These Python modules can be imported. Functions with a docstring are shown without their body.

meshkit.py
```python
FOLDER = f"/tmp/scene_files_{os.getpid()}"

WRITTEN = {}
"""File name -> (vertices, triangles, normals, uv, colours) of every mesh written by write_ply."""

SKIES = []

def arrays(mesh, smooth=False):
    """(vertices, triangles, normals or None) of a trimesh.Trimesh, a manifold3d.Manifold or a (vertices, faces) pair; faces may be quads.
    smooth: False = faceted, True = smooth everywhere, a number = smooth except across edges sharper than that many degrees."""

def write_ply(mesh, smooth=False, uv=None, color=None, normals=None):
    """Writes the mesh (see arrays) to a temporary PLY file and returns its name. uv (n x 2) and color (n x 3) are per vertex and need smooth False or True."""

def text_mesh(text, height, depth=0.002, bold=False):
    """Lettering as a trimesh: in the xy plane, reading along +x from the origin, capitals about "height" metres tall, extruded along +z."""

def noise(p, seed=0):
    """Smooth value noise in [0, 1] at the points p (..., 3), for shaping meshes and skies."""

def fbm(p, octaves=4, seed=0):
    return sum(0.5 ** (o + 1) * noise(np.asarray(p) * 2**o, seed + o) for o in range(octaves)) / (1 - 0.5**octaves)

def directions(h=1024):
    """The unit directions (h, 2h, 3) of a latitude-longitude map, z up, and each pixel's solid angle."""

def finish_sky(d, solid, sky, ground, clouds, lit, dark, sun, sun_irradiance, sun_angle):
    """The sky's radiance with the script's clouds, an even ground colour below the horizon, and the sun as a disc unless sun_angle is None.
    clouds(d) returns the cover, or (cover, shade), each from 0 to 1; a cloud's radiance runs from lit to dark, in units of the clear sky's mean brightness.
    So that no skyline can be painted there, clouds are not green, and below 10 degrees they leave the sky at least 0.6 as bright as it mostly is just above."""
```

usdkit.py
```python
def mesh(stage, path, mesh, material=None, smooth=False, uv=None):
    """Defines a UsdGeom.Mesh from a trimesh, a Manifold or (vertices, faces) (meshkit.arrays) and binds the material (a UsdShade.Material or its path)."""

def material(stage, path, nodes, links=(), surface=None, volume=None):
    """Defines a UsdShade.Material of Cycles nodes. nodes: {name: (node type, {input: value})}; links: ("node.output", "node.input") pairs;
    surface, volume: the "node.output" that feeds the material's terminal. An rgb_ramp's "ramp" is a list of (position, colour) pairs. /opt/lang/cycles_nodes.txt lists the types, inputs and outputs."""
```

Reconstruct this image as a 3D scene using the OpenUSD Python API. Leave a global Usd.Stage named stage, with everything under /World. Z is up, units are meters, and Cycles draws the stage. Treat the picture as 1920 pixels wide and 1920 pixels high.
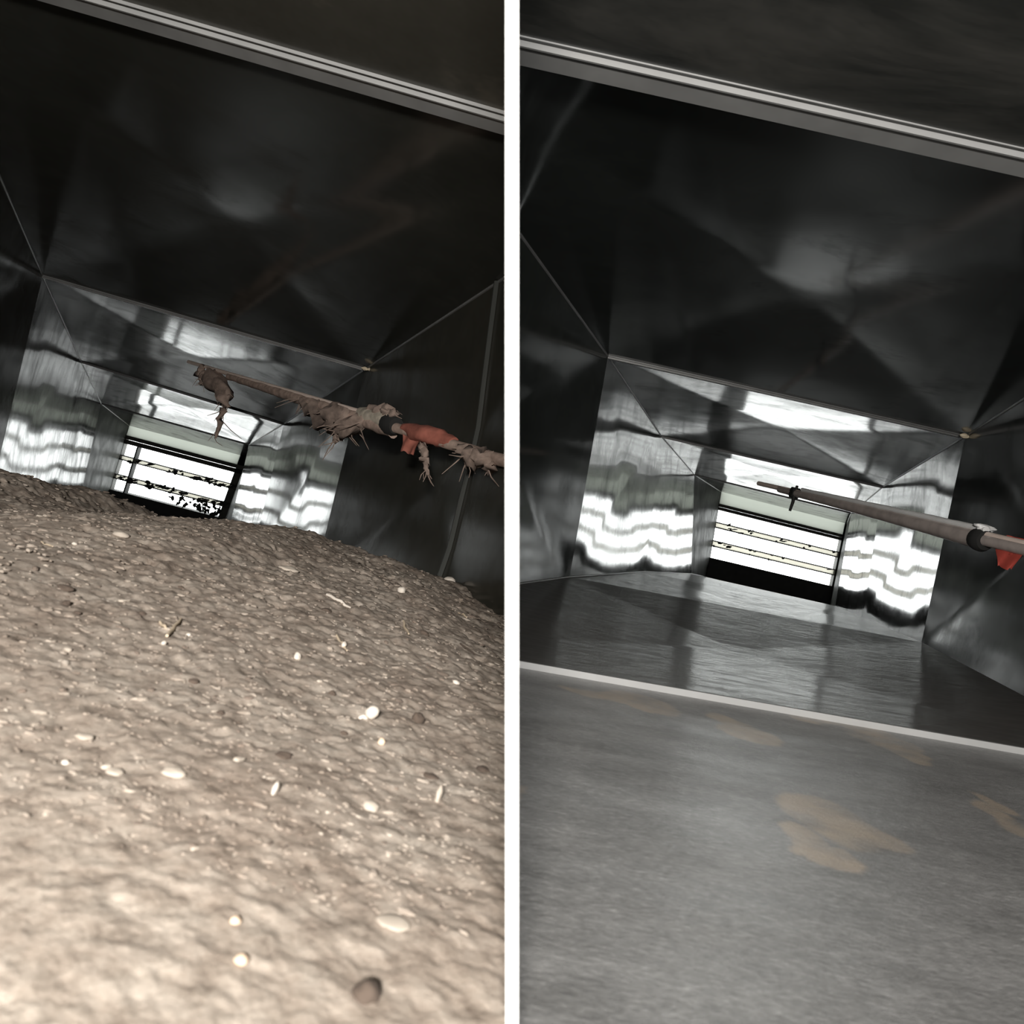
import math, random
import numpy as np, trimesh, usdkit, meshkit
from pxr import Usd, UsdGeom, UsdLux, UsdShade, Gf, Sdf, Vt

random.seed(7)
RNG = np.random.default_rng(7)
stage = Usd.Stage.CreateInMemory()
UsdGeom.SetStageUpAxis(stage, UsdGeom.Tokens.z)
UsdGeom.SetStageMetersPerUnit(stage, 1.0)
UsdGeom.Xform.Define(stage, '/World')
UsdGeom.Scope.Define(stage, '/World/Looks')

# ------------------------------------------------------------------ camera, sky, lamps
F = 1500.0                                   # focal length in pixels of the 1920 px frame
ROLL = math.radians(14.3)                    # the phone was held tilted
CAMH = 0.15
CR, SR = math.cos(ROLL), math.sin(ROLL)
cam = UsdGeom.Camera.Define(stage, '/World/camera')
cam.AddTransformOp().Set(Gf.Matrix4d(CR, 0, SR, 0, -SR, 0, CR, 0, 0, -1, 0, 0, 0, 0, CAMH, 1))
cam.CreateHorizontalApertureAttr(36.0)
cam.CreateVerticalApertureAttr(36.0)
cam.CreateFocalLengthAttr(36.0 * F / 1920)
cam.CreateClippingRangeAttr(Gf.Vec2f(0.02, 200))
cam.CreateExposureAttr(0.0)
cam.CreateFStopAttr(18.0); cam.CreateFocusDistanceAttr(1.6)

SKY = 1.65
dome = UsdLux.DomeLight.Define(stage, '/World/sky')
dome.CreateColorAttr(Gf.Vec3f(0.96, 1.0, 0.985))
dome.CreateIntensityAttr(SKY)

def lamp(name, pos, target, size, power, color):
    l = UsdLux.RectLight.Define(stage, '/World/' + name)
    d = np.array(target, float) - np.array(pos, float); d /= np.linalg.norm(d)
    x = np.cross(d, [0, 0, 1.0]); x /= np.linalg.norm(x)
    y = np.cross(x, d)
    z = -d
    l.AddTransformOp().Set(Gf.Matrix4d(*x, 0, *y, 0, *z, 0, *pos, 1))
    l.CreateWidthAttr(size); l.CreateHeightAttr(size)
    l.CreateIntensityAttr(power); l.CreateColorAttr(Gf.Vec3f(*color))
# the two hand torches that lit the two branches, held behind the phone
lamp('torch_light', (-0.095, -0.46, CAMH + 0.20), (-0.34, 0.40, CAMH - 0.15), 0.09, 500.0, (1.0, 0.95, 0.885))
lamp('torch_light_001', (-0.015, -0.60, CAMH + 0.22), (0.14, 0.45, CAMH - 0.12), 0.09, 620.0, (1.0, 0.98, 0.95))

# ------------------------------------------------------------------ helpers
def W(p):
    """point(s) in the tilted phone's frame (right, down, ahead) -> world"""
    p = np.asarray(p, float)
    return np.stack([p[..., 0] * CR + p[..., 1] * SR, p[..., 2], p[..., 0] * SR - p[..., 1] * CR + CAMH], -1)
def at(px, py, z):
    return np.array([(px - 960) / F * z, (py - 960) / F * z, z])

used = {}
def path(name, parent=None):
    base = parent or '/World'
    k = (base, name); n = used.get(k, 0); used[k] = n + 1
    return f'{base}/{name}' if n == 0 else f'{base}/{name}_{n:03d}'
def tag(prim, label=None, cat=None, group=None, kind=None):
    p = prim.GetPrim() if hasattr(prim, 'GetPrim') else prim
    for k, v in (('label', label), ('category', cat), ('group', group), ('kind', kind)):
        if v: p.SetCustomDataByKey(k, v)
    return p
def xf(name, label=None, cat=None, group=None, kind=None, loc=None):
    p = path(name)
    x = UsdGeom.Xform.Define(stage, p)
    if loc is not None: x.AddTranslateOp().Set(Gf.Vec3d(*map(float, loc)))
    tag(x, label, cat, group, kind)
    return p
def obj(name, mesh, mat, parent=None, smooth=False, prim=None, origin=None, **kw):
    v, f, n = meshkit.arrays(mesh, smooth)
    p = path(name, parent)
    if origin is not None: v = v - np.asarray(origin)
    m = UsdGeom.Mesh.Define(stage, p)
    m.CreatePointsAttr(Vt.Vec3fArray.FromNumpy(v.astype(np.float32)))
    m.CreateFaceVertexCountsAttr(Vt.IntArray.FromNumpy(np.full(len(f), 3, np.int32)))
    m.CreateFaceVertexIndicesAttr(Vt.IntArray.FromNumpy(f.astype(np.int32).ravel()))
    m.CreateSubdivisionSchemeAttr('none')
    if n is not None:
        m.CreateNormalsAttr(Vt.Vec3fArray.FromNumpy(n.astype(np.float32))); m.SetNormalsInterpolation('vertex')
    if prim:
        for k, vals in prim.items():
            UsdGeom.PrimvarsAPI(m).CreatePrimvar(k, Sdf.ValueTypeNames.FloatArray, 'vertex').Set(Vt.FloatArray.FromNumpy(np.asarray(vals, np.float32)))
    UsdShade.MaterialBindingAPI.Apply(m.GetPrim()).Bind(mat)
    if origin is not None and parent is None: m.AddTranslateOp().Set(Gf.Vec3d(*map(float, origin)))
    tag(m, **kw)
    return p
def cat(meshes):
    vs, fs, n = [], [], 0
    for m in meshes:
        v, f = (m.vertices, m.faces) if hasattr(m, 'vertices') else m
        vs.append(np.asarray(v)); fs.append(np.asarray(f) + n); n += len(v)
    return trimesh.Trimesh(np.vstack(vs), np.vstack(fs), process=False)
def clip(v, f, side, eps):
    """keep the half of a branch that lies on its side of the splitter plate (phone frame, x = 0)"""
    if side == 0: return v, f
    r = trimesh.intersections.slice_faces_plane(np.asarray(v, float), np.asarray(f), np.array([side, 0, 0.0]), np.array([side * eps, 0, 0.0]))
    return r[0], r[1]

# ------------------------------------------------------------------ materials
def mat(name, nodes, links, surface='p.BSDF'):
    return usdkit.material(stage, '/World/Looks/' + name, nodes, links, surface=surface)
def metal(name, base, rough, rvar=0.06, streak=(3, 3, 3), ior=1.9, bump=0.0, dust=None, dustcov=(0.55, 0.75), dustscale=3.0, film=0.0, sheen=None):
    nodes = {'g': ('geometry', {}), 'm': ('mapping', {'scale': streak}),
             'n': ('noise_texture', {'scale': 6.0, 'detail': 6.0, 'roughness': 0.6}),
             'n2': ('noise_texture', {'scale': 60.0, 'detail': 3.0}),
             'rr': ('map_range', {'from_min': 0.3, 'from_max': 0.7, 'to_min': rough - rvar, 'to_max': rough + rvar}),
             'cr': ('rgb_ramp', {'ramp': [(0.3, [c * 0.86 for c in base]), (0.7, [min(1, c * 1.1) for c in base])]}),
             'b': ('bump', {'strength': 1.0, 'distance': bump}),
             'p': ('principled_bsdf', {'ior': ior})}
    links = [('g.position', 'm.vector'), ('m.vector', 'n.vector'), ('m.vector', 'n2.vector'), ('n.fac', 'rr.value'), ('n.fac', 'cr.fac'),
             ('rr.result', 'p.roughness')]
    if bump: links += [('n2.fac', 'b.height'), ('b.normal', 'p.normal')]
    if dust is None:
        links.append(('cr.color', 'p.base_color'))
        return mat(name, nodes, links)
    nodes.update({'dn': ('noise_texture', {'scale': dustscale, 'detail': 7.0, 'roughness': 0.65, 'distortion': 0.4}),
                  'dr': ('map_range', {'from_min': dustcov[0], 'from_max': dustcov[1], 'to_min': film, 'to_max': 1.0, 'clamp': True}),
                  'd': ('diffuse_bsdf', {'color': dust}) if sheen is None else ('principled_bsdf', {'base_color': dust, 'roughness': sheen, 'ior': 1.7}), 'mx': ('mix_closure', {})})
    links += [('cr.color', 'p.base_color'), ('m.vector', 'dn.vector'), ('dn.fac', 'dr.value'), ('dr.result', 'mx.fac'), ('p.BSDF', 'mx.closure1'), ('d.BSDF', 'mx.closure2')]
    return mat(name, nodes, links, 'mx.closure')
def plain(name, color, rough=0.6, metallic=0.0, var=0.15, scale=30.0, bump=0.0, **kw):
    nodes = {'g': ('geometry', {}), 'n': ('noise_texture', {'scale': scale, 'detail': 5.0}),
             'cr': ('rgb_ramp', {'ramp': [(0.3, [c * (1 - var) for c in color]), (0.7, [min(1, c * (1 + var)) for c in color])]}),
             'b': ('bump', {'strength': 1.0, 'distance': bump}),
             'p': ('principled_bsdf', {'roughness': rough, 'metallic': metallic, **kw})}
    links = [('g.position', 'n.vector'), ('n.fac', 'cr.fac'), ('cr.color', 'p.base_color')]
    if bump: links += [('n.fac', 'b.height'), ('b.normal', 'p.normal')]
    return mat(name, nodes, links)

M = {}
GRIT = (0.050, 0.055, 0.051)
M['steel'] = metal('galvanised_steel', (0.034, 0.039, 0.036), 0.115, 0.02, (2, 2, 2), ior=1.80, dust=GRIT, dustcov=(0.50, 0.95), film=0.20)
M['steel_ceiling'] = metal('bare_ceiling_steel', (0.030, 0.034, 0.032), 0.115, 0.02, (2, 2, 2), ior=2.35, dust=GRIT, dustcov=(0.55, 0.95), film=0.08)
M['steel_dirty'] = metal('dusty_galvanised_steel', (0.034, 0.036, 0.031), 0.12, 0.02, (2, 2, 2), ior=1.76, dust=(0.055, 0.053, 0.044), dustcov=(0.5, 0.95), film=0.28)
M['steel_near_dirty'] = metal('dust_coated_steel', (0.034, 0.035, 0.029), 0.15, 0.03, (2, 2, 2), ior=1.55, dust=(0.060, 0.056, 0.045), dustcov=(0.45, 0.9), film=0.40)
M['steel_dull'] = metal('dust_filmed_steel', (0.040, 0.042, 0.038), 0.15, 0.03, (2, 2, 2), ior=1.6, dust=(0.055, 0.053, 0.046), dustcov=(0.45, 0.9), film=0.45)
M['steel_rough'] = metal('weathered_steel', (0.06, 0.065, 0.062), 0.36, 0.05, (2, 2, 2), ior=1.5, dust=(0.07, 0.072, 0.066), dustcov=(0.4, 0.9), film=0.72)
M['ceil0'] = metal('stained_galvanised_steel', (0.030, 0.032, 0.030), 0.26, 0.08, (1.2, 3, 3), ior=1.7, dust=(0.095, 0.092, 0.084), dustcov=(0.46, 0.72), film=0.10)
M['ceil0_dirty'] = metal('grimy_galvanised_steel', (0.034, 0.034, 0.028), 0.28, 0.08, (2, 2, 3), ior=1.6, dust=(0.125, 0.11, 0.088), dustcov=(0.52, 0.85), film=0.15)
M['floor_dirty'] = plain('dust_covered_floor', (0.09, 0.08, 0.068), 0.30, 0.0, 0.4, 20, ior=1.7)
M['floor_far'] = metal('scoured_steel_floor', (0.10, 0.096, 0.09), 0.12, 0.04, (2.0, 5.0, 2.0), ior=1.6, bump=0.0003, dust=(0.115, 0.107, 0.097), dustcov=(0.42, 0.70), dustscale=9.0, film=0.66, sheen=0.44)
M['flange'] = plain('zinc_flange', (0.24, 0.24, 0.235), 0.45, 0.3, 0.12, 20)
M['lit_lip'] = plain('lit_zinc_lip', (0.36, 0.36, 0.355), 0.45, 0.0, 0.06, 20)  # paler than the flange: lamplight caught by the near edge, painted in
M['edge'] = plain('white_divider_edge', (0.86, 0.86, 0.85), 0.55, 0.0, 0.02, 20)
M['plate'] = metal('splitter_steel', (0.04, 0.045, 0.042), 0.2, 0.05)
M['black'] = plain('matte_black', (0.018, 0.018, 0.017), 0.8, 0.0, 0.3, 20)
M['frame'] = plain('dark_frame', (0.05, 0.048, 0.042), 0.6, 0.2, 0.3, 30)
M['sage'] = plain('pale_sage_paint', (0.50, 0.52, 0.47), 0.4, 0.3, 0.08, 8)
M['back'] = plain('plenum_board', (0.05, 0.05, 0.05), 0.8, 0.0, 0.1, 5)
# floor of the clean branch: scrubbed, stained zinc
M['floor'] = mat('scrubbed_zinc_floor', {
    'g': ('geometry', {}), 'm': ('mapping', {'scale': (1.0, 2.4, 1.0), 'rotation': (0, 0, 0.12)}),
    'n': ('noise_texture', {'scale': 14.0, 'detail': 9.0, 'roughness': 0.72}),
    'n3': ('noise_texture', {'scale': 190.0, 'detail': 4.0, 'roughness': 0.75}),
    'n4': ('noise_texture', {'scale': 5.0, 'detail': 5.0, 'roughness': 0.6}),
    'cr': ('rgb_ramp', {'ramp': [(0.30, (0.175, 0.173, 0.168)), (0.5, (0.252, 0.249, 0.244)), (0.72, (0.335, 0.331, 0.324))]}),
    'cr3': ('rgb_ramp', {'ramp': [(0.33, (0.66, 0.66, 0.66)), (0.58, (1, 1, 1)), (0.74, (1.6, 1.6, 1.6))]}),
    'mu': ('mix_color', {'blend_type': 'multiply', 'fac': 1.0, 'use_clamp': False}),
    'a': ('attribute', {'attribute': 'stain'}),
    'mx': ('mix_color', {'blend_type': 'mix', 'b': (0.39, 0.325, 0.26)}),
    'b': ('bump', {'strength': 0.6, 'distance': 0.0015}),
    'rr': ('map_range', {'from_min': 0.35, 'from_max': 0.65, 'to_min': 0.22, 'to_max': 0.34}),
    'am': ('attribute', {'attribute': 'shine'}),
    'p': ('principled_bsdf', {})},
    [('g.position', 'm.vector'), ('m.vector', 'n.vector'), ('m.vector', 'n3.vector'), ('m.vector', 'n4.vector'), ('n.fac', 'cr.fac'), ('n3.fac', 'cr3.fac'),
     ('cr.color', 'mu.a'), ('cr3.color', 'mu.b'), ('mu.result', 'mx.a'), ('a.fac', 'mx.fac'), ('mx.result', 'p.base_color'),
     ('n3.fac', 'b.height'), ('b.normal', 'p.normal'), ('n4.fac', 'rr.value'), ('rr.result', 'p.roughness'), ('am.fac', 'p.metallic')])
M['dirt'] = mat('dry_dirt', {
    'g': ('geometry', {}), 'n': ('noise_texture', {'scale': 75.0, 'detail': 8.0, 'roughness': 0.72}),
    'n2': ('noise_texture', {'scale': 16.0, 'detail': 6.0, 'roughness': 0.65}),
    'cr': ('rgb_ramp', {'ramp': [(0.27, (0.12, 0.095, 0.076)), (0.44, (0.32, 0.275, 0.232)), (0.72, (0.50, 0.447, 0.39))]}),
    'cr2': ('rgb_ramp', {'ramp': [(0.32, (0.74, 0.69, 0.66)), (0.68, (1.06, 1.05, 1.04))]}),
    'mu': ('mix_color', {'blend_type': 'multiply', 'fac': 1.0, 'use_clamp': False}),
    'b': ('bump', {'strength': 0.7, 'distance': 0.002}),
    'p': ('principled_bsdf', {'roughness': 0.95, 'specular_ior_level': 0.1})},
    [('g.position', 'n.vector'), ('g.position', 'n2.vector'), ('n.fac', 'cr.fac'), ('n2.fac', 'cr2.fac'), ('cr.color', 'mu.a'), ('cr2.color', 'mu.b'),
     ('mu.result', 'p.base_color'), ('n.fac', 'b.height'), ('b.normal', 'p.normal')])
M['clod'] = plain('dark_clod', (0.075, 0.055, 0.042), 0.95, 0, 0.3, 60)
M['clod_soft'] = plain('brown_crumb', (0.16, 0.125, 0.10), 0.95, 0, 0.4, 60)
M['chip'] = plain('pale_chip', (0.64, 0.575, 0.50), 0.7, 0, 0.1, 60)
M['straw'] = plain('straw', (0.55, 0.45, 0.33), 0.7, 0, 0.2, 60)
M['fluff'] = plain('grey_brown_lint', (0.30, 0.225, 0.185), 0.95, 0, 0.35, 60)
M['rod'] = plain('copper_rod', (0.95, 0.78, 0.68), 0.3, 0.0, 0.05, 30)  # paler than copper: its lamp glint is put into the base colour
M['sleeve'] = plain('dull_sleeve', (0.50, 0.43, 0.395), 0.2, 0.0, 0.15, 40, ior=1.6)
M['brass'] = plain('tarnished_brass', (0.62, 0.55, 0.45), 0.4, 0.1, 0.35, 60)
M['tape'] = plain('pale_tape_and_highlight', (0.96, 0.95, 0.93), 0.4, 0.0, 0.04, 40)  # near-white, also colours the highlight strip on the clean sleeve
M['sleeve_dirty'] = plain('dusty_sleeve', (0.42, 0.31, 0.255), 0.75, 0, 0.35, 60)
M['chip_dull'] = plain('beige_chip', (0.46, 0.40, 0.335), 0.8, 0, 0.15, 60)
M['chip_warm'] = plain('warm_chip', (0.74, 0.56, 0.41), 0.7, 0, 0.08, 60)
M['red'] = plain('red_cloth', (0.55, 0.085, 0.06), 0.7, 0, 0.15, 40)
M['red_dirty'] = plain('dusty_red_cloth', (0.36, 0.12, 0.085), 0.8, 0, 0.3, 40)
M['cream'] = plain('cream_sealant', (0.85, 0.72, 0.52), 0.5, 0, 0.1, 40)
M['header'] = mat('translucent_header', {'t': ('translucent_bsdf', {'color': (0.43, 0.44, 0.415)}), 'd': ('diffuse_bsdf', {'color': (0.5, 0.5, 0.45)}), 'm': ('mix_closure', {'fac': 0.2})},
                [('t.BSDF', 'm.closure1'), ('d.BSDF', 'm.closure2')], 'm.closure')
M['slat'] = mat('translucent_slat', {'t': ('translucent_bsdf', {'color': (0.80, 0.78, 0.72)}), 'd': ('diffuse_bsdf', {'color': (0.5, 0.48, 0.4)}), 'm': ('mix_closure', {'fac': 0.2})},
                [('t.BSDF', 'm.closure1'), ('d.BSDF', 'm.closure2')], 'm.closure')

# ------------------------------------------------------------------ the two branches
EPS = 0.0016
def ring(quad, z):
    return np.array([at(x, y, z) for x, y in quad])        # TL TR BR BL
ZR, ZL = 2.2, 2.38
RIGHT = dict(side=1, vp=(1425, 1063), rings=[
    ring([(675, 24), (2438, 418), (2225, 1465), (478, 1163)], .38 * ZR),
    ring([(1140, 668), (1810, 818), (1728, 1204), (1068, 1082)], ZR),
    ring([(1240, 818), (1655, 913), (1618, 1158), (1210, 1072)], 1.64 * ZR),
    ring([(1302, 890), (1596, 962), (1566, 1136), (1296, 1076)], 2.3 * ZR),
    ring([(1352, 922), (1588, 982), (1556, 1135), (1325, 1082)], 2.94 * ZR)])
LEFT = dict(side=-1, vp=(273, 962), rings=[
    ring([(-186, -97), (1254, 319), (961, 1550), (-479, 1134)], .42 * ZL),
    ring([(80, 517), (685, 692), (590, 1085), (-12, 905)], ZL),
    ring([(152, 678), (532, 795), (473, 1042), (95, 925)], 1.587 * ZL),
    ring([(190, 757), (467, 834), (425, 1012), (150, 935)], 2.25 * ZL),
    ring([(242, 798), (464, 857), (412, 1000), (198, 945)], 2.7 * ZL)])
for B in (RIGHT, LEFT):
    ax = np.array([(B['vp'][0] - 960) / F, (B['vp'][1] - 960) / F, 1.0])
    A = B['rings'][0]; zA = A[0, 2]
    K = A + ax * (0.03 - zA)
    back = K.copy(); back[:, 2] = -1.2
    B['rings'] = [back, K] + B['rings']

SIDES = {'ceiling': (0, 1), 'wall_right': (1, 2), 'floor': (2, 3), 'wall_left': (3, 0)}
def outward(R0, R1, a, b):
    c = (R0.mean(0) + R1.mean(0)) / 2
    pm = (R0[a] + R0[b] + R1[a] + R1[b]) / 4
    n = np.cross(R0[b] - R0[a], (R1[a] + R1[b] - R0[a] - R0[b]) / 2); n /= np.linalg.norm(n)
    return n if np.dot(n, pm - c) > 0 else -n
def panel(R0, R1, a, b, H, n=(40, 40), seed=0, wav=0.0012, p=26.0, soft=0.0):
    nu, nv = n
    u, v = np.meshgrid(np.linspace(0, 1, nu + 1), np.linspace(0, 1, nv + 1), indexing='ij')
    P = ((1 - u) * (1 - v))[..., None] * R0[a] + (u * (1 - v))[..., None] * R0[b] + (u * v)[..., None] * R1[b] + ((1 - u) * v)[..., None] * R1[a]
    A_, B_ = np.abs(2 * u - 1), np.abs(2 * v - 1)
    m = (A_ ** p + B_ ** p + 1e-30) ** (1 / p)
    m = np.minimum(m, 1)
    m2 = np.minimum(1, (A_ ** 2.6 + B_ ** 2.6 + 1e-30) ** (1 / 2.6))
    h = H * ((1 - soft) * (1 - m) + soft * (1 - m2))
    edge = np.minimum(1, 6 * np.minimum(1 - A_, 1 - B_))
    h = h + edge * wav * (meshkit.fbm(P * 2.6 + seed * 7.3, 3, seed) - 0.5) * 2
    P = P + outward(R0, R1, a, b) * h[..., None]
    idx = np.arange((nu + 1) * (nv + 1)).reshape(nu + 1, nv + 1)
    q = np.stack([idx[:-1, :-1], idx[1:, :-1], idx[1:, 1:], idx[:-1, 1:]], -1).reshape(-1, 4)
    f = np.vstack([q[:, [0, 1, 2]], q[:, [0, 2, 3]]])
    return P.reshape(-1, 3), f
def bar(pa, pb, inn, w, h, z0=0.0, lift=0.0, h2=None):
    """a strip along pa-pb, w wide along the branch, h proud of the sheet"""
    d = np.array([0, 0, 1.0])
    c = []
    for p_ in (pa, pb):
        for zz in (-w / 2 + z0, w / 2 + z0):
            for k in (-0.012, h if zz < z0 or h2 is None else h2): c.append(p_ + d * zz + inn * (k + lift))
    v = np.array(c)
    return trimesh.Trimesh(*( lambda m: (m.vertices, m.faces))(trimesh.convex.convex_hull(v)), process=False)

STAINS = []      # (x, y, rx, ry, angle) on the clean floor, metres, world plan
def plan_right(px, py, B=None):
    """where a sight line meets the clean branch's floor (plan position in world metres)"""
    R0, R1 = RIGHT['rings'][1], RIGHT['rings'][2]
    p0, e1, e2 = R0[3], R0[2] - R0[3], R1[3] - R0[3]
    d = at(px, py, 1.0)
    s = np.linalg.solve(np.stack([e1, e2, -d], 1), -p0)
    return W(d * s[2])[:2]
for px, py, hx, hy, an in [(1545, 1532, 62, 40, 0), (1600, 1538, 60, 26, 0), (1500, 1560, 30, 26, 0), (1645, 1568, 40, 14, 0), (1575, 1600, 36, 20, 0), (1540, 1505, 40, 14, 0),
                           (1600, 1358, 55, 12, .15), (1650, 1385, 60, 16, .15), (1700, 1412, 36, 16, 0), (1400, 1372, 60, 14, 0), (1360, 1350, 40, 8, 0), (1180, 1310, 70, 10, 0), (1220, 1325, 46, 8, 0), (1100, 1296, 60, 7, 0),
                           (1886, 1530, 30, 34, 0), (1860, 1498, 24, 14, 0), (975, 1476, 14, 16, 0), (1520, 1345, 40, 8, 0)]:
    x, y = plan_right(px, py); STAINS.append((x, y, hx * y / F, hy * y * y / (F * .147), an))
def stain(v):
    w = W(v); out = np.zeros(len(w))
    nx = meshkit.fbm(np.c_[w[:, :2] * 26, np.zeros(len(w))], 4, 3) - .5
    ny = meshkit.fbm(np.c_[w[:, :2] * 26, np.ones(len(w)) * 5], 4, 4) - .5
    for x, y, rx, ry, an in STAINS:
        dx, dy = w[:, 0] - x + nx * .030, w[:, 1] - y + ny * .034
        c, s = math.cos(an), math.sin(an)
        q = ((dx * c + dy * s) / rx) ** 2 + ((-dx * s + dy * c) / ry) ** 2
        out = np.maximum(out, np.clip((1.2 - q) / .35, 0, 1) * .95)
    return out * np.clip(0.75 + 1.8 * (meshkit.fbm(np.c_[w[:, :2] * 45, np.zeros(len(w))], 3, 9) - .45), 0.1, 1)

LBL = {1: 'clean right-hand branch', -1: 'dirt-filled left-hand branch'}
def build_branch(Bd):
    side, R = Bd['side'], Bd['rings']
    nr = len(R)
    for sname, (a, b) in SIDES.items():
        what = {'ceiling': 'ceiling of dark cross-creased sheet steel over the ', 'floor': 'sheet steel floor of the ', 'wall_left': 'left wall of creased sheet steel in the ', 'wall_right': 'right wall of creased sheet steel in the '}[sname] + LBL[side]
        top = xf(sname, what, 'ceiling' if sname == 'ceiling' else 'floor' if sname == 'floor' else 'wall', kind='structure')
        for k in range(nr - 1):
            R0, R1 = R[k], R[k + 1]
            H = [0, 0.004, 0.046, 0.026, 0.018, 0.006][k]
            soft = 0.0
            if sname.startswith('wall') and k >= 3: H, soft = [0, 0, 0, .027, .016, .005][k], .5
            if sname == 'floor': H = [0, 0.003, 0.030, 0.028, 0.018, 0.004][k]
            if sname == 'ceiling' and k in (3, 4): H = [0, 0, 0, .036, .036][k]
            n = (40, 40)
            near_floor = sname == 'floor' and side == 1 and k in (1, 2)
            if near_floor: n = (420, 260) if k == 1 else (220, 200)
            v, f = panel(R0, R1, a, b, H, n=n, seed=k + 10 * a + (50 if side > 0 else 0), wav=[0, .001, .0012, .0010, .0010, .0008][k], soft=soft)
            v, f = clip(v, f, side, EPS)
            if len(f) == 0: continue
            prim = None
            if side == 1:
                m = (M['floor'] if k <= 1 else M['floor_far']) if sname == 'floor' else M['ceil0'] if (sname == 'ceiling' and k <= 1) else M['steel_ceiling'] if (sname == 'ceiling' and k == 2) else M['steel']
            else:
                m = M['floor_dirty'] if sname == 'floor' else M['ceil0_dirty'] if k <= 1 else M['steel_near_dirty'] if k == 2 and sname != 'ceiling' else M['steel_dirty']
            if k == 5 and sname.startswith('wall'): m = M['steel_rough']
            if side == -1 and sname == 'wall_left' and k in (3, 4): m = M['steel_dull']
            if sname == 'floor' and side == 1:
                prim = {'stain': stain(v), 'shine': np.full(len(v), [0.1, 0.2, 0.8, 0.9, 0.95, 0.95][k])}
            obj('panel', trimesh.Trimesh(W(v), f, process=False), m, top, smooth=True, prim=prim)
        # transverse joints
        for k in range(2, nr - 1):
            inn = -outward(R[k - 1], R[k], a, b)
            pa, pb = R[k][a], R[k][b]
            if k == 2:
                if sname == 'floor': ms = [bar(pa, pb, inn, 0.012, 0.005)]
                else:
                    ms = [bar(pa, pb, inn, 0.026, 0.003, h2=0.010)]
                lp_ = cat([bar(pa, pb, inn, 0.0028, 0.0062, z0=-.0145), bar(pa, pb, inn, 0.0012, 0.0013, z0=-.023)] if sname != 'floor' else [bar(pa, pb, inn, 0.003, 0.0068, z0=-.008)])
                v, f = clip(lp_.vertices, lp_.faces, side, EPS)
                if len(f): obj('joint_lip', trimesh.Trimesh(W(v), f, process=False), M['lit_lip'], top)
            else:
                if sname != 'ceiling': continue
                ms = [bar(pa, pb, inn, 0.012, [0, 0, 0, .007, .006, .005][k]), bar(pa, pb, inn, 0.024, 0.002)]
            c = cat(ms); v, f = clip(c.vertices, c.faces, side, EPS)
            if len(f): obj('joint_strip', trimesh.Trimesh(W(v), f, process=False), M['flange'], top)
        # lock seam running along the corner at this side's first edge
        if sname in ('ceiling', 'wall_left', 'wall_right'):
            for k in range(2, nr - 1):
                pa, pb = R[k][a], R[k + 1][a]
                t = trimesh.creation.cylinder(0.0035, segment=[pa, pb], sections=8)
                v, f = clip(t.vertices, t.faces, side, EPS)
                if len(f): obj('corner_seam', trimesh.Trimesh(W(v), f, process=False), M['flange'], top, smooth=40)
for B in (LEFT, RIGHT): build_branch(B)

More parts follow.
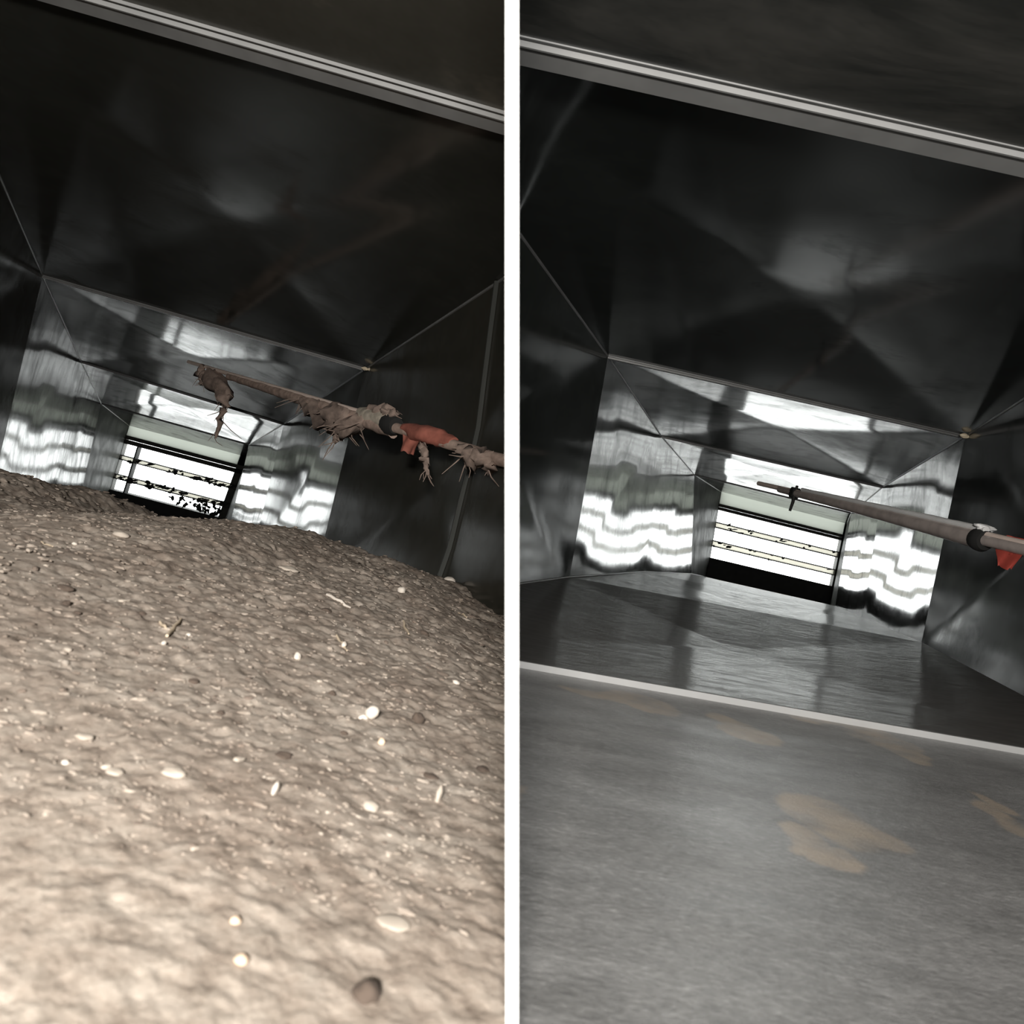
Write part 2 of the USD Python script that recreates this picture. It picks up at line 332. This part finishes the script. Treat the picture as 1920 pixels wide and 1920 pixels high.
# closing plate behind the phone, splitter plate between the branches
def boxc(x0, x1, y0, y1, z0, z1):
    m = trimesh.creation.box([x1 - x0, y1 - y0, z1 - z0]); m.apply_translation([(x0 + x1) / 2, (y0 + y1) / 2, (z0 + z1) / 2])
    return trimesh.Trimesh(W(m.vertices), m.faces, process=False)
obj('wall_back', boxc(-1.6, 1.6, -1.2, 1.2, -1.24, -1.2), M['back'], label='dark closing wall of the plenum behind the viewer', cat='wall', kind='structure')
top = xf('wall_middle', 'splitter plate between the two branches, its white edge standing in for a dividing strip', 'wall', kind='structure')
ZS = 0.215
T = 0.5 * 22 / F * ZS
obj('plate', cat([boxc(-.0014, .0014, -1.3, 1.0, ZS + .003, 3.4), boxc(-.0014, .0014, -1.3, -.46, -1.2, ZS + .003), boxc(-.0014, .0014, .15, 1.0, -1.2, ZS + .003)]), M['plate'], top)
edge = boxc(-T, T, -1.3, 1.0, ZS, ZS + .009)
obj('front_edge', edge, M['edge'], top, label='white edge standing in for the strip between the two views')  # white edge stands in for the dividing strip between the two views

# ------------------------------------------------------------------ louvred openings
def window(idx, Bd, bands, label):
    Rq = Bd['rings'][-1]
    top = xf(f'window_{idx}', label, 'window', kind='structure')
    def P(u, v, dz=0.0):
        p = (1 - u) * (1 - v) * Rq[0] + u * (1 - v) * Rq[1] + u * v * Rq[2] + (1 - u) * v * Rq[3]
        return p + np.array([0, 0, dz])
    def slab(u0, u1, v0, v1, d0, d1):
        c = [P(u, v, d) for u in (u0, u1) for v in (v0, v1) for d in (d0, d1)]
        h = trimesh.convex.convex_hull(np.array(c))
        return trimesh.Trimesh(W(h.vertices), h.faces, process=False)
    (h0, d0, w0, w1, w2, w3, w4, w5) = bands
    obj('header', slab(-.03, 1.03, 0, h0, .0, .004), M['header'], top, label='pale header strip')
    obj('head_rail', cat([slab(-.03, 1.03, h0, h0 + (d0 - h0) * .45, -.02, .03), slab(-.03, 1.03, h0 + (d0 - h0) * .5, d0, -.0, .05)]), M['frame'], top)
    obj('sill', slab(-.03, 1.03, w5, 1.06, -.02, .12), M['black'], top, label='plain black sill')  # plain near-black block below the lowest gap
    obj('jamb', slab(-.06, .003, 0, 1, -.0, .06), M['frame'], top)
    obj('jamb', slab(.94 if idx == 1 else .985, 1.06, 0, 1, -.0, .06), M['frame'], top)
    rng = np.random.default_rng(idx)
    for (b0, b1) in ((w1, w2), (w3, w4)):
        bl = f'{top}/' ; e = (b1 - b0) * .16
        blade = obj('louvre_blade', cat([slab(0, 1, b0, b0 + e, 0, .07), slab(0, 1, b1 - e, b1, -.01, .06)]), M['black'], top)
        obj('slat_face', slab(0, 1, b0 + e, b1 - e, .03, .034), M['slat'], blade)
        lumps = []
        for _ in range(34 if idx == 1 else 16):
            u = rng.random(); v = rng.uniform(b0, b1)
            if rng.random() < .5: u = rng.choice([.1, .16, .3, .45, .7, .8, .93]) + rng.normal() * .03
            s = trimesh.creation.icosphere(1, 1.0)
            s.vertices *= (np.array([rng.uniform(.008, .03), rng.uniform(.004, .014), .01]) * (1.0 if idx == 1 else .75)) * (1 + .4 * rng.standard_normal((len(s.vertices), 1)))
            s.vertices += P(np.clip(u, .01, .98), v, rng.uniform(-.015, .0))
            lumps.append(trimesh.Trimesh(W(s.vertices), s.faces, process=False))
        obj('dirt_crust', cat(lumps), M['black'], blade, kind='stuff')
    if idx == 1:
        obj('mullion', slab(.118, .13, d0, w5, -.012, .05), M['black'], top)
    return P, slab, top
P1, slab1, win1 = window(1, LEFT, (.12, .225, .225, .37, .43, .61, .67, .81), 'dirt-clogged louvred opening at the end of the dirt-filled branch')
rg = np.random.default_rng(12); lv = []
for _ in range(46):
    u = np.clip(rg.normal(.78, .13), .2, .93); v = np.clip(.66 + .12 * rg.random() + .05 * (u - .6), .62, .80)
    q = trimesh.creation.icosphere(1, 1.0); q.vertices *= np.array([rg.uniform(.006, .026), rg.uniform(.004, .012), .006]) * (1 + .5 * rg.standard_normal((len(q.vertices), 1)))
    a_ = rg.random() * 3.1; q.vertices[:, :2] = q.vertices[:, :2] @ np.array([[math.cos(a_), math.sin(a_)], [-math.sin(a_), math.cos(a_)]])
    q.vertices += P1(u, v, -.01); lv.append(trimesh.Trimesh(W(q.vertices), q.faces, process=False))
obj('leaf_litter', cat(lv), M['black'], win1, kind='stuff', label='dark leaf litter caught in the lowest gap')
P2, slab2, win2 = window(2, RIGHT, (.14, .21, .21, .35, .42, .565, .64, .77), 'cleaner louvred opening at the end of the clean branch')

# ------------------------------------------------------------------ dirt bank in the left branch
CREST = np.array([(-.80, -.125), (-.612, -.121), (-.489, -.104), (-.45, -.106), (-.42, -.118), (-.364, -.120), (-.325, -.109), (-.278, -.098), (-.211, -.088), (-.161, -.096), (-.084, -.10), (-.041, -.107), (.024, -.125), (.3, -.15)])
AXS = -.114
def dirt_z(X, Y, fine=True):
    s = X / np.maximum(Y, .25)
    YC = 1.45 + .25 * (meshkit.noise(np.stack([X * 3, X * 0, X * 0 + 2], -1), 5) - .5)
    k = np.interp(np.clip(X / YC, -.8, .3), CREST[:, 0], CREST[:, 1]) - AXS
    t = np.clip((Y - .12) / (YC - .12), 0, 1)
    hp = k * YC - (.125 + k * YC) * (1 - t) ** 1.7
    hp = np.where(Y > YC, k * YC - .22 * (Y - YC), hp)
    P = np.stack([X * .8 + Y * .6, Y * .8 - X * .6, .35 * X + .2 * Y], -1)
    P = P + .03 * np.stack([meshkit.fbm(P * 9, 2, 21), meshkit.fbm(P * 9, 2, 22), meshkit.fbm(P * 9, 2, 23)], -1)
    n = .020 * (meshkit.fbm(P * 7, 3, 1) - .5) * np.clip(Y * 1.2, .4, 1) + .0055 * (meshkit.fbm(P * 40, 5, 2) + meshkit.fbm(P[..., [1, 2, 0]] * 33 + 9, 5, 31) - 1.) * np.clip(.05 + Y * 1.0, 0, 1.5) + .006 * (meshkit.fbm(P[..., [2, 0, 1]] * 90, 3, 41) - .5) * np.clip(.15 + Y * .9, 0, 1.3)
    n = n + .024 * (meshkit.fbm(P[..., [1, 0, 2]] * 15 + 4, 4, 51) - .5) * np.clip((Y - .9) / .5, 0, 1)
    if fine:
        n = n + .0040 * (meshkit.fbm(P * 160, 4, 3) - .5) * np.clip(.2 + Y * 1.4, 0, 1.7)
        pit = meshkit.fbm(P * 45, 2, 11)
        n = n - .006 * np.clip((pit - .68) / .12, 0, 1) * np.clip((Y - .45) / .3, 0, 1)
    return CAMH + AXS * Y + hp + n
def build_dirt():
    ny, ns = 760, 620
    Yg = .10 * (2.6 / .10) ** np.linspace(0, 1, ny)
    sg = np.linspace(-.80, .32, ns)
    S, Y = np.meshgrid(sg, Yg, indexing='ij')
    X = S * (Y + .10)
    Z = dirt_z(X, Y)
    from scipy.ndimage import gaussian_filter
    w_ = np.clip((.8 - Y) / .3, 0, 1); base_ = gaussian_filter(Z, 14) * (1 - w_) + gaussian_filter(Z, 55) * w_; D = Z - base_; L = .0028 + .02 * np.maximum(0, Y - .4)
    Z = base_ + L * np.tanh(D / L)
    V = np.stack([X, Y, Z], -1).reshape(-1, 3)
    idx = np.arange(ns * ny).reshape(ns, ny)
    q = np.stack([idx[:-1, :-1], idx[1:, :-1], idx[1:, 1:], idx[:-1, 1:]], -1).reshape(-1, 4)
    f = np.vstack([q[:, [0, 1, 2]], q[:, [0, 2, 3]]])
    # trim at the branch's walls and at the splitter plate
    planes = [(np.array([-CR, 0, -SR]), W(np.array([-EPS, 0, 0])))]
    for k in (1, 2):
        R0, R1 = LEFT['rings'][k], LEFT['rings'][k + 1]
    for n_, o_ in planes:
        V, f = trimesh.intersections.slice_faces_plane(V, f, n_, o_)[:2]
    c = V[f].mean(1); xc = c[:, 0] * CR + (c[:, 2] - CAMH) * SR; yc = c[:, 0] * SR - (c[:, 2] - CAMH) * CR; zc = c[:, 1]
    R = LEFT['rings'][1:]; zs = np.array([r[0, 2] for r in R])
    def lim(a, b):
        pa = np.stack([np.interp(zc, zs, [r[a, k] for r in R]) for k in (0, 1)], -1); pb = np.stack([np.interp(zc, zs, [r[b, k] for r in R]) for k in (0, 1)], -1)
        t = (yc - pa[:, 1]) / (pb[:, 1] - pa[:, 1])
        return pa[:, 0] + t * (pb[:, 0] - pa[:, 0])
    f = f[(xc > lim(0, 3) + .004) & (xc < lim(1, 2) + .03)]
    used_, inv = np.unique(f, return_inverse=True)
    return V[used_], inv.reshape(-1, 3)
V, f = build_dirt()
dirt = obj('dirt_pile', trimesh.Trimesh(V, f, process=False), M['dirt'], smooth=True, label='bank of dry brown dirt and dust filling the left-hand branch', cat='dirt', kind='stuff')
def plan_dirt(px, py):
    d = W(at(px, py, 1.0)) - np.array([0, 0, CAMH])
    lo = None
    ys = np.linspace(.1, 2.6, 1600)
    g = (CAMH + d[2] * ys) - dirt_z(d[0] * ys, ys, False)
    i = np.argmax(g < 0)
    y = ys[i] if (g < 0).any() else 1.4
    return np.array([d[0] * y, y, float(dirt_z(np.array([d[0] * y]), np.array([y]))[0])])


def lump(size, seed, sub=2, rough=.35):
    q = trimesh.creation.icosphere(sub, 1.0)
    n = meshkit.fbm(q.vertices * 1.3 + seed * 3.1, 3, seed) - .5
    q.vertices *= (1 + 2.2 * rough * n)[:, None]
    q.vertices *= np.array(size)
    return q
def tube(pts, radii, n=14, caps=True, wob=0.0, seed=0):
    """a round bar through the points (world), one radius for each"""
    pts = np.asarray(pts, float); radii = np.broadcast_to(np.asarray(radii, float), len(pts))
    t = np.gradient(pts, axis=0); t /= np.linalg.norm(t, axis=1, keepdims=True)
    up = np.array([0, 0, 1.0]) if abs(t[0][2]) < .9 else np.array([0, 1.0, 0])
    rings_ = []
    for i, p_ in enumerate(pts):
        a_ = np.cross(t[i], up); a_ /= np.linalg.norm(a_); b_ = np.cross(a_, t[i])
        an = np.linspace(0, 2 * np.pi, n, endpoint=False)
        r = radii[i] * np.ones(n)
        if wob: r = r * (1 + wob * (meshkit.fbm(p_ * 60 + np.c_[np.cos(an), np.sin(an), 0 * an] * 1.5, 2, seed) - .5) * 2)
        rings_.append(p_ + r[:, None] * (np.cos(an)[:, None] * a_ + np.sin(an)[:, None] * b_))
    v = np.vstack(rings_); f = []
    for i in range(len(pts) - 1):
        for j in range(n):
            a0, a1, b0, b1 = i * n + j, i * n + (j + 1) % n, (i + 1) * n + j, (i + 1) * n + (j + 1) % n
            f += [[a0, a1, b1], [a0, b1, b0]]
    if caps:
        v = np.vstack([v, pts[0], pts[-1]]); c0, c1 = len(v) - 2, len(v) - 1
        for j in range(n):
            f += [[c0, (j + 1) % n, j], [c1, (len(pts) - 1) * n + j, (len(pts) - 1) * n + (j + 1) % n]]
    return trimesh.Trimesh(v, np.array(f), process=False)
class Line:
    """a straight bar given by its two ends; at_px finds where along it a picture column lies"""
    def __init__(s_, p0, p1): s_.a, s_.b = at(*p0), at(*p1)
    def pt(s_, px):
        k = (px - 960) / F
        t = (k * s_.a[2] - s_.a[0]) / ((s_.b[0] - s_.a[0]) - k * (s_.b[2] - s_.a[2]))
        return W(s_.a + t * (s_.b - s_.a))
    def seg(s_, x0, x1, n=12): return np.array([s_.pt(x) for x in np.linspace(x0, x1, n)])
DOWN = np.array([0, 0, -1.0])

# ------------------------------------------------------------------ probe rod of the clean branch
LR = Line((1420, 908, 2.75), (1968, 1035, 1.42))
rod = xf('probe_rod', 'thin probe rod in a clean grey sleeve, from the right wall of the clean branch', 'rod')
obj('bare_rod', tube(LR.seg(1422, 1968, 24) + [0, 0, .004], .0075), M['rod'], rod, smooth=50, label='bare copper rod, its lamp glint put into the pale colour')
P_ = LR.seg(1462, 1842, 30)
obj('sleeve', tube(P_ + np.linspace(.0, -.0075, 30)[:, None] * [0, 0, 1], np.linspace(.010, .0195, 30), 20, wob=.05), M['sleeve'], rod, smooth=50, label='grey brown sleeve')
obj('highlight_strip', tube(P_[3:] + np.linspace(.0125, .0125, 27)[:, None] * [0, 0, 1] + [-.004, -.014, 0], np.linspace(.0058, .0074, 27), 10, wob=.25, seed=3), M['tape'], rod, smooth=50, label='pale strip standing in for the highlight along the top of the sleeve')  # highlight along the sleeve top, built as a pale strip
P_ = LR.seg(1832, 1850, 4) + [0, 0, -.007]
obj('collar', tube(P_, [.021, .0235, .024, .019], 20), M['black'], rod, smooth=40, label='dark rubber collar')
c0 = LR.pt(1838) + [0, -.008, .016]
q = lump((.02, .012, .008), 4, 3, .5); q.vertices += c0
obj('crumpled_tape_end', q, M['tape'], rod, smooth=50)
obj('connector_tube', tube(LR.seg(1850, 1968, 8) + [0, 0, -.006], .0118, 16), M['sleeve'], rod, smooth=50)
c0 = LR.pt(1490)
clip_ = xf('wire_clip', 'small dark wire clip hanging from the far end of the clean probe rod', 'clip')
obj('wire', tube([c0 + [0, -.008, .022], c0 + [-.003, -.012, .0], c0 + [-.002, -.01, -.03], c0 + [-.004, -.008, -.058]], [.004, .006, .0055, .004], 8, wob=.3), M['black'], clip_, smooth=50)
obj('clamp', tube([c0 + [-.012, 0, .0], c0 + [.012, 0, .0]], [.0165, .0165], 14), M['black'], clip_, smooth=40)
def cloth(c, ax, down, nrm, w, h, seed, thick=.002, taper=.6, fold=.006):
    """a small folded piece of cloth or tape, with thickness"""
    n = 12
    U, V_ = np.meshgrid(np.linspace(-.5, .5, n), np.linspace(0, 1, n), indexing='ij')
    wd = w * (1 - (1 - taper) * V_)
    z = fold * np.sin(U * 9 + V_ * 4 + seed) + fold * 1.5 * (meshkit.fbm(np.stack([U * 3, V_ * 3, U * 0 + seed], -1), 2, seed) - .5)
    e = h * (1 + .25 * (meshkit.noise(np.stack([U * 5, U * 0, U * 0 + seed], -1), seed) - .5))
    P = c + U[..., None] * wd[..., None] * ax + (V_ * e)[..., None] * down + z[..., None] * nrm
    top_ = P.reshape(-1, 3); bot = (P + thick * nrm).reshape(-1, 3)
    idx = np.arange(n * n).reshape(n, n)
    qd = np.stack([idx[:-1, :-1], idx[1:, :-1], idx[1:, 1:], idx[:-1, 1:]], -1).reshape(-1, 4)
    rim = np.concatenate([idx[:, 0], idx[-1, 1:], idx[-2::-1, -1], idx[0, -2:0:-1]])
    r2 = np.roll(rim, -1); m = n * n
    f_ = np.vstack([qd[:, [0, 1, 2]], qd[:, [0, 2, 3]], qd[:, [2, 1, 0]] + m, qd[:, [3, 2, 0]] + m, np.c_[rim, r2, r2 + m], np.c_[rim, r2 + m, rim + m]])
    return trimesh.Trimesh(np.vstack([top_, bot]), f_, process=False)
AXR = (LR.pt(1950) - LR.pt(1850)); AXR /= np.linalg.norm(AXR)
NR = np.array([-.3, -.95, 0.]); NR /= np.linalg.norm(NR)
flag = xf('red_tape_flag', 'bright red cloth flag tied on the clean probe rod beside its collar', 'flag')
c0 = LR.pt(1895) + [0, 0, -.017]
obj('tail', cloth(c0, AXR, DOWN, NR, .07, .032, 3, taper=.55, fold=.003), M['red'], flag, smooth=50)
obj('knot', cloth(LR.pt(1908) + [0, .012, .014], AXR, DOWN, NR, .05, .034, 5, taper=.9, fold=.003), M['red'], flag, smooth=50)

# ------------------------------------------------------------------ dusty probe rod of the dirt-filled branch
LL = Line((350, 681, 2.75), (958, 863, 1.30))
rod = xf('probe_rod', 'dust-caked probe rod with a brass coupling, hung with lint above the dirt bank', 'rod')
obj('bare_rod', tube(LL.seg(353, 735, 20) + [0, 0, .006], .0065), M['rod'], rod, smooth=50, label='bare copper rod')
P_ = LL.seg(430, 738, 30)
obj('sleeve', tube(P_ + np.linspace(-.002, -.009, 30)[:, None] * [0, 0, 1], np.linspace(.010, .0165, 30), 18, wob=.28, seed=5), M['sleeve_dirty'], rod, smooth=50, label='dusty brown sleeve')
obj('coupling', tube(LL.seg(676, 736, 7) + [0, 0, .004], [.013, .017, .0185, .018, .0195, .021, .020], 18, wob=.15), M['brass'], rod, smooth=40, label='tarnished brass coupling')
obj('collar', tube(LL.seg(728, 744, 4), [.022, .0235, .0225, .017], 16, wob=.12), M['black'], rod, smooth=40)
obj('connector_tube', tube(LL.seg(740, 957, 14) + [0, 0, -.004], .0105, 14, wob=.15), M['sleeve_dirty'], rod, smooth=50)
AXL = (LL.pt(800) - LL.pt(500)); AXL /= np.linalg.norm(AXL)
rag = xf('red_rag', 'dusty red rag tied around the dust-caked probe rod', 'rag')
obj('tail', cloth(LL.pt(776) + [0, -.008, -.006], AXL, DOWN, NR, .07, .036, 7, taper=.7, fold=.004), M['red_dirty'], rag, smooth=50)
obj('wrap', tube(LL.seg(758, 850, 12), [.011, .014, .017, .019, .018, .019, .018, .016, .015, .014, .013, .011], 14, wob=.45, seed=4), M['red_dirty'], rag, smooth=50)

def lint(name, label, path_, radii, seed, strands=16, spread=.012, core=True, group=None):
    """a hanging clump of lint: a ragged core with loose fibres"""
    rng = np.random.default_rng(seed)
    x = xf(name, label, 'lint', group=group)
    pts = np.array(path_)
    tt = np.linspace(0, 1, 14); k = np.linspace(0, 1, len(pts))
    pp = np.stack([np.interp(tt, k, pts[:, j]) for j in range(3)], -1); rr = np.interp(tt, k, radii)
    pp = pp + .35 * rr[:, None] * rng.standard_normal(pp.shape)
    c_ = tube(pp, rr, 16, wob=.9, seed=seed)
    c_.vertices += .006 * (np.stack([meshkit.fbm(c_.vertices * 90, 3, seed + j) for j in range(3)], -1) - .5)
    obj('clump', c_, M['fluff'], x, smooth=True)
    fs = []
    for _ in range(strands):
        i = rng.integers(0, 14); p0 = pp[i] + rng.normal(0, .4, 3) * rr[i]
        d = rng.normal(0, 1, 3) * [1, .5, .6] + [0, 0, -.9]; d *= rng.uniform(.5, 1.6) * spread
        fs.append(tube([p0, p0 + d + rng.normal(0, .2, 3) * spread, p0 + 2 * d + rng.normal(0, .5, 3) * spread], [.0014, .0012, .0006], 4))
    obj('loose_fibres', cat(fs), M['fluff'], x, kind='stuff')
    return x
def lp(px, dz=0, dx=0): return LL.pt(px) + np.array([dx, -.012, dz])
lint('lint_clump', 'long forked lint clump hanging under the far end of the dusty probe rod', [lp(400, -.012), lp(420, -.035), lp(437, -.06), lp(440, -.105), lp(437, -.15), lp(436, -.19)], [.018, .030, .022, .012, .007, .003], 2, 22)
lint('lint_clump', 'short dark lint tuft just left of the forked clump on the dusty rod', [lp(382, -.008), lp(386, -.03), lp(392, -.05)], [.014, .016, .006], 3, 8)
lint('lint_clump', 'wide brown lint mat hanging from the middle of the dusty probe rod', [lp(570, -.012), lp(600, -.022), lp(640, -.026), lp(668, -.02), lp(690, -.008)], [.008, .020, .024, .022, .010], 4, 44)
lint('lint_clump', 'pointed lint tail hanging left of the brass coupling', [lp(655, -.03), lp(652, -.05), lp(645, -.075)], [.018, .012, .004], 5, 10)
lint('lint_clump', 'fuzzy lint crown on top of the brass coupling', [lp(690, .018), lp(722, .022), lp(738, .018)], [.007, .012, .008], 6, 14, .008)
lint('lint_clump', 'thin lint strand hanging beside the dusty red rag', [lp(800, -.02), lp(812, -.045), lp(822, -.07)], [.008, .007, .003], 7, 9, .008)
lint('lint_clump', 'lint tuft on the dusty rod close to the right wall', [lp(868, -.005), lp(890, -.016), lp(925, -.016)], [.008, .016, .010], 8, 16, .010)

# small pale blobs where the second joint meets the right-hand corner
for (px, py, z, lab, r) in ((1808, 817, 2.16, 'small pale sealant blob in the upper right corner of the clean branch', 1.0), (684, 691, 2.33, 'small pale sealant blob in the upper right corner of the dirt-filled branch', .8)):
    q = cat([lump((.013 * r, .006, .007 * r), 1, 2)] + [trimesh.Trimesh(lump((.006 * r, .005, .006 * r), 2, 1).vertices + [.016 * r, 0, .001], lump((.006 * r, .005, .006 * r), 2, 1).faces)])
    o = W(at(px, py, z)); q.vertices += o
    obj('sealant_blob', q, M['cream'], smooth=50, origin=o, label=lab, cat='sealant')

# vertical stiffener on the dirt-filled branch's right wall
Rk0, Rk1 = LEFT['rings'][2], LEFT['rings'][3]
v, f = panel(Rk0, Rk1, 1, 2, .046, seed=10 * 1 + 2, wav=.0012)
t_ = int(round(40 * (.62 * ZL - Rk0[0, 2]) / (Rk1[0, 2] - Rk0[0, 2])))
q = tube(v.reshape(41, 41, 3)[:, t_] - .003 * outward(Rk0, Rk1, 1, 2), .0055, 8)
v, f = clip(q.vertices, q.faces, -1, EPS)
obj('joint_strip', trimesh.Trimesh(W(v), f, process=False), M['steel_rough'], '/World/wall_right', smooth=40)

# ------------------------------------------------------------------ litter on the dirt bank
def rest(mesh, px, py, sink=.3, tilt=None):
    o = plan_dirt(px, py)
    h = mesh.bounds[1][2] - mesh.bounds[0][2]
    mesh.vertices += o + [0, 0, h * (.5 - sink) - (mesh.bounds[0][2] + mesh.bounds[1][2]) / 2]
    return mesh, o
def px_size(px, py): return plan_dirt(px, py)[1] / F        # metres per pixel there
CHIPS = [(695, 1350, 26, 30, 'large pale stone chip with a smaller neighbour, brightest on the dirt bank'), (515, 1487, 12, 36, 'pale upright husk standing in the near dirt'), (452, 1806, 26, 24, 'warm cream pebble at the bottom of the dirt bank'),
         (440, 1732, 20, 18, 'small white pebble just above the cream pebble'), (714, 1395, 14, 18, 'pinkish chip just below the largest pale chip'), (353, 1193, 10, 12, 'white grain beside the crossed straws'), (306, 1210, 9, 12, 'white grain under the crossed straws'),
         (557, 1235, 14, 18, 'pale flake in the middle of the dirt bank'), (644, 1212, 10, 16, 'pale oval husk right of the middle flake'), (325, 1452, 44, 18, 'broad beige flake lying left of the upright husk'), (215, 1450, 34, 16, 'dull grey flake at the left of the dirt bank'),
         (158, 1388, 30, 10, 'narrow beige flake high on the left of the dirt bank'), (122, 1432, 14, 12, 'tiny white grain on the left of the dirt bank'), (735, 1735, 60, 13, 'long beige splinter in the near right dirt'), (695, 1515, 34, 26, 'beige crumb right of the upright husk'),
         (848, 1068, 22, 16, 'pale crumb on the crest against the right wall'), (752, 1110, 16, 18, 'pale crumb below the crest near the right wall'), (226, 1006, 30, 14, 'light flake just under the crest at the left'), (540, 1068, 40, 12, 'light sliver under the crest below the louvres'),
         (820, 1500, 14, 44, 'thin tan splinter in the right of the dirt bank'), (140, 1021, 10, 8, 'tiny pale grain near the crest at far left'), (855, 1282, 14, 10, 'small white chip near the splitter plate')]
for i, (px, py, w, h, lab) in enumerate(CHIPS):
    k = px_size(px, py)
    q = lump((w * k * .5, max(w, h) * k * .45, h * k * .42), 20 + i, 2, .3)
    if i == 0:
        e = lump((w * k * .36, w * k * .3, h * k * .3), 60, 2, .3); e.vertices += [-w * k * .55, 0, -h * k * .55]; q = cat([q, e])
    q, o = rest(q, px, py)
    nm = 'husk' if 'husk' in lab else 'pebble' if 'pebble' in lab or 'chip' in lab else 'splinter' if 'splinter' in lab or 'sliver' in lab else 'grain' if 'grain' in lab else 'flake' if 'flake' in lab else 'crumb'
    obj(nm, q, M['chip_warm'] if 'cream' in lab or 'pink' in lab else M['chip'] if ('white' in lab or 'pale' in lab) else M['chip_dull'], smooth=50, origin=o, label=lab, cat='debris')
CLODS = [(122, 1105, 30, 16, 'dark curved clod at the left of the dirt bank'), (124, 1132, 16, 22, 'dark clod just below the curved clod'), (266, 1152, 18, 16, 'round black pellet left of the crossed straws'), (145, 1152, 14, 12, 'small dark pellet left of the round black pellet'),
         (363, 1282, 20, 16, 'dark pellet below the crossed straws'), (622, 1303, 14, 18, 'small dark clod above the largest pale chip at left'), (413, 1340, 16, 14, 'dark pellet above the upright husk at left'), (530, 1417, 34, 18, 'dark slanted clod above the upright husk'),
         (783, 1352, 24, 40, 'tall dark clod right of the largest pale chip'), (808, 1458, 30, 14, 'dark stub in the right of the dirt bank'), (905, 1445, 30, 26, 'black crooked clod near the splitter plate'), (686, 1868, 50, 60, 'dark lump at the bottom edge of the dirt bank'),
         (612, 1143, 20, 14, 'dark pit of dirt beneath the long white straw'), (795, 1190, 16, 14, 'dark crumb in the upper right dirt'), (645, 1375, 14, 12, 'dark pellet just left of the pinkish chip'), (340, 1102, 12, 10, 'dark crumb above the crossed straws')]
for i, (px, py, w, h, lab) in enumerate(CLODS):
    k = px_size(px, py)
    q = lump((w * k * .5, max(w, h) * k * .4, h * k * .38), 90 + i, 2, .45)
    q, o = rest(q, px, py, .45)
    obj('clod' if 'pellet' not in lab else 'pellet', q, M['clod'], smooth=50, origin=o, label=lab, cat='debris')
def straw(pa, pb, wpx, lab, m='straw'):
    a_, b2 = plan_dirt(*pa), plan_dirt(*pb)
    r = wpx * .5 * (a_[1] + b2[1]) / 2 / F
    pts = np.array([a_ + (b2 - a_) * t for t in np.linspace(0, 1, 6)]); pts[:, 2] = np.maximum(pts[:, 2], dirt_z(pts[:, 0], pts[:, 1]) + r * .6) + r * .3
    pts[2:4] += RNG.normal(0, 1, (2, 3)) * r * .5
    o = pts[0].copy(); obj('straw', tube(pts, r * np.array([.8, 1, 1, .95, .9, .6]), 8, wob=.2), M[m], smooth=50, origin=o, label=lab, cat='straw')
straw((312, 1196), (338, 1166), 7, 'longer of the two crossed straws in the middle left dirt')
straw((299, 1170), (310, 1183), 6, 'short stub of the two crossed straws')
straw((612, 1118), (656, 1142), 6, 'long white straw below the crest near the middle', 'chip')
straw((77, 1018), (98, 1027), 4, 'curved pale straw near the crest at far left')
straw((630, 1196), (650, 1222), 5, 'thin straw left of the pale oval husk')
straw((756, 1168), (766, 1190), 5, 'thin upright straw in the upper right dirt')
straw((860, 1150), (874, 1160), 4, 'thin straw lying below the crest near the splitter plate')
straw((862, 1210), (890, 1228), 4, 'dark thin twig near the splitter plate', 'clod')

# loose crumbs too many to count
cr = np.random.default_rng(5); cm = []
base = [lump((1, .8, .6), 200 + i, 1, .5) for i in range(6)]
yy = .25 * (1.7 / .25) ** cr.random(5200); ss = cr.uniform(-.66, .06, 5200)
xx = ss * (yy + .1); zz = dirt_z(xx, yy)
for i in range(5200):
    b_ = base[i % 6]; r = cr.uniform(.0008, .0021) * (.25 + .95 * yy[i]) * (1.8 if cr.random() < .06 else 1)
    an = cr.random() * 6.28; c_, s_ = math.cos(an), math.sin(an)
    v_ = b_.vertices * np.array([r * cr.uniform(.8, 2.2), r, r]); v_ = np.c_[v_[:, 0] * c_ - v_[:, 1] * s_, v_[:, 0] * s_ + v_[:, 1] * c_, v_[:, 2]]
    cm.append((v_ + [xx[i], yy[i], zz[i]], b_.faces, i))
sel = cr.random(5200)
xcam = xx * CR + (zz - CAMH) * SR
for nm, m_, lo, hi in (('loose_crumb', 'dirt', 0, .86), ('dark_crumb', 'clod_soft', .86, .965), ('pale_crumb', 'chip_dull', .965, 1.01)):
    obj(nm, cat([(v_, f_) for v_, f_, i in cm if lo <= sel[i] < hi and xcam[i] < -.006]), M[m_], dirt, smooth=False, kind='stuff')
